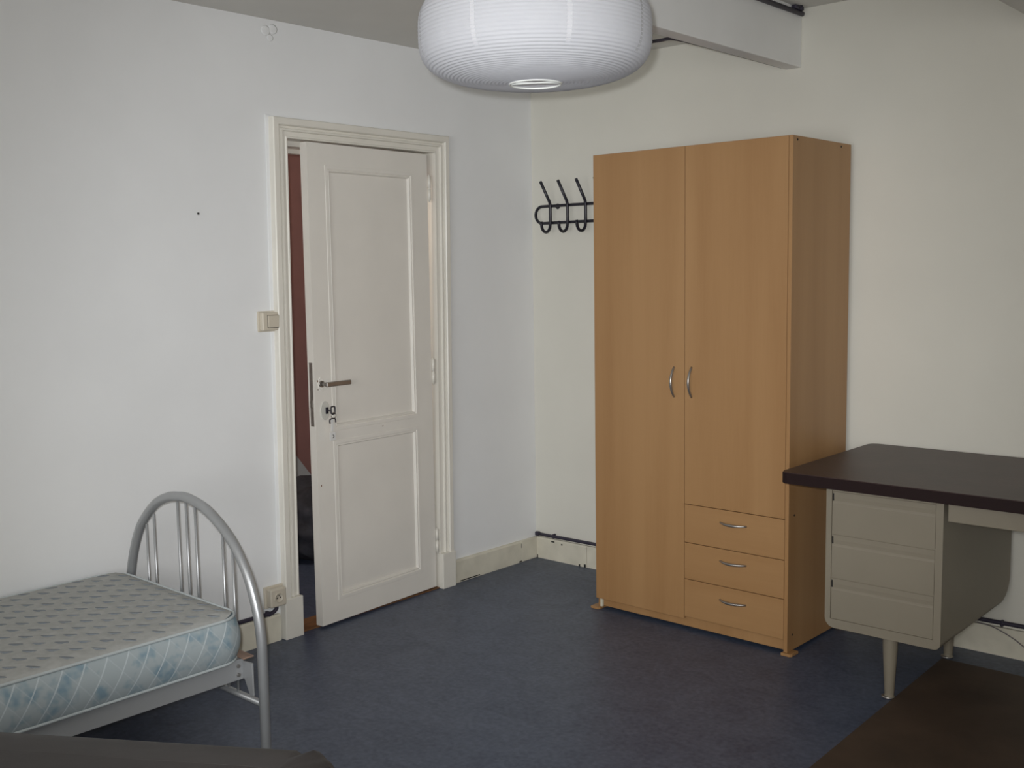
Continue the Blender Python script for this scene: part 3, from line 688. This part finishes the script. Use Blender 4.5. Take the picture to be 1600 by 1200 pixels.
t = NB(); box(t, -0.365, 0.365, -0.045, -0.006, 0.3205, 0.326, 0.002, 1); obj('end_slat', t, M_SLAT, bed)
mt = empty('mattress', (0.470, by-0.036, 0.325), BA); tag(mt, 'thin pale blue quilted mattress lying on the silver bed frame', 'mattress')
MW, ML, MH, MR = 0.398, 1.90, 0.150, 0.095
def mring(ins, z):
    return [(x, y, z) for x, y in rrect(-MW+ins, MW-ins, -ML+ins, -ins, max(0.01, MR-ins), 8)]
t = NB(); rows = []
for k in range(13):
    f = k/12; z = 0.004+f*(MH-0.012); bulge = 0.020*math.sin(PI*f)**0.8
    rows.append([t.verts.new(p) for p in mring(0.012-bulge, z)])
n = len(rows[0])
for A, B in zip(rows, rows[1:]):
    for k in range(n):
        f = t.faces.new((A[k], A[(k+1) % n], B[(k+1) % n], B[k])); f.smooth = True
t.faces.new(rows[0][::-1]); t.faces.new(rows[-1])
obj('border', t, M_MSIDE, mt)['label'] = 'pale blue quilted side border'
# top panel with quilting dimples
def top_z(x, y):
    k = math.cos(2*PI*x/PX)*math.cos(2*PI*y/PY)
    edge = max(0, min(1, min(MW-0.012-abs(x), ML/2-0.012-abs(y+ML/2))/0.05))
    return MH - 0.008 + 0.012*math.sqrt(edge) - (0.006*k**4*edge if k > 0 else 0)
t = NB(); NX, NY = 72, 170; PX, PY = 0.086, 0.092
def inside(x, y):
    cx = max(abs(x)-(MW-0.012-MR), 0); cy = max(abs(y+ML/2)-(ML/2-0.012-MR), 0)
    return math.hypot(cx, cy)
grid = {}
for i in range(NX+1):
    for j in range(NY+1):
        x = -MW+0.012 + (2*MW-0.024)*i/NX; y = -ML+0.012 + (ML-0.024)*j/NY
        # pull grid corners onto the rounded outline
        cx = abs(x)-(MW-0.012-MR); cy = abs(y+ML/2)-(ML/2-0.012-MR)
        if cx > 0 and cy > 0:
            m_ = max(cx, cy); h = math.hypot(cx, cy); s = m_/h if h > 0 else 1
            x = math.copysign((MW-0.012-MR) + cx*s, x); y = -ML/2 + math.copysign((ML/2-0.012-MR) + cy*s, y+ML/2)
        z = top_z(x, y)
        grid[i, j] = t.verts.new((x, y, z))
for i in range(NX):
    for j in range(NY):
        f = t.faces.new((grid[i, j], grid[i+1, j], grid[i+1, j+1], grid[i, j+1])); f.smooth = True
top_ = obj('top_panel', t, M_MTOP, mt)
t = NB(); ca, sa = math.cos(-0.72), math.sin(-0.72)     # short woven tuft marks
ti = 0
for i in range(-10, 11):
    for j in range(0, 46):
        x = i*PX/2; y = -j*PY/2
        if (i+j) % 2: continue
        if abs(x) > MW-0.035 or y > -0.035 or y < -ML+0.035: continue
        prism(t, [(0.021*math.cos(2*PI*k/8), 0.0042*math.sin(2*PI*k/8)) for k in range(8)], -0.003, 0.0012, 0, f=lambda a, b2, c: (x + a*0.75 - b2*0.66, y + a*0.66 + b2*0.75, c + top_z(x + a*0.75 - b2*0.66, y + a*0.66 + b2*0.75)))
tf = obj('tuft_mark', t, M_TUFT, top_); tf['kind'] = 'stuff'
for ins, z in ((0.010, MH-0.007), (0.010, 0.006)):
    t = NB(); tube(t, mring(ins, z), 0.0048, 8, closed=True); obj('piping', t, M_PIPING, mt)

# ------------------------------------------------------------------ covered bench in the near left corner
ang = math.radians(32); bn = empty('padded_bench', (2.125, -3.035, 0), ang); tag(bn, 'low bench with a dark creased vinyl cover in the near left foreground', 'bench')
BL, BWd, BH = 1.05, 0.55, 0.600
t = NB(); NXb, NYb = 90, 46
def bench_z(x, y):
    d = math.hypot(x, y+0.02)
    z = 0
    for ph, am, fr_q in ((0.4, 0.006, 23), (1.9, 0.004, 41)):
        z += am*math.exp(-((d-0.06)/0.10)**2)*math.sin(fr_q*math.atan2(y+0.25, x+0.25)*1.0 + ph)
    return z + 0.0015*math.sin(17*x+9*y)
rows = []
layers = [(0.0, 0.30), (-0.004, 0.42), (-0.006, 0.54), (-0.004, 0.590), (0.001, 0.612), (0.008, 0.625), (0.020, 0.632)]
for ins, z in layers:
    rows.append([t.verts.new((x, y, z + (bench_z(x, y) if z > 0.56 else 0))) for x, y in rrect(-BL+ins, -ins, -BWd+ins, -ins, 0.115-ins, 14)])
n = len(rows[0])
for A, B in zip(rows, rows[1:]):
    for k in range(n):
        f = t.faces.new((A[k], A[(k+1) % n], B[(k+1) % n], B[k])); f.smooth = True
for ins in (0.06, 0.10):
    rw = [t.verts.new((x, y, 0.635 + bench_z(x, y)*0.6)) for x, y in rrect(-BL+ins, -ins, -BWd+ins, -ins, 0.115-ins, 14)]
    for k in range(n):
        f = t.faces.new((rows[-1][k], rows[-1][(k+1) % n], rw[(k+1) % n], rw[k])); f.smooth = True
    rows.append(rw)
t.faces.new(rows[-1]); t.faces.new(rows[0][::-1])
obj('cover', t, M_VINYL, bn)
for x, y in ((-0.10, -0.10), (-BL+0.10, -0.10), (-0.10, -BWd+0.10), (-BL+0.10, -BWd+0.10)):
    t = NB(); tube(t, [(x, y, 0.0), (x, y, 0.301)], [0.016, 0.022], 12); obj('leg', t, M_BLACK, bn)
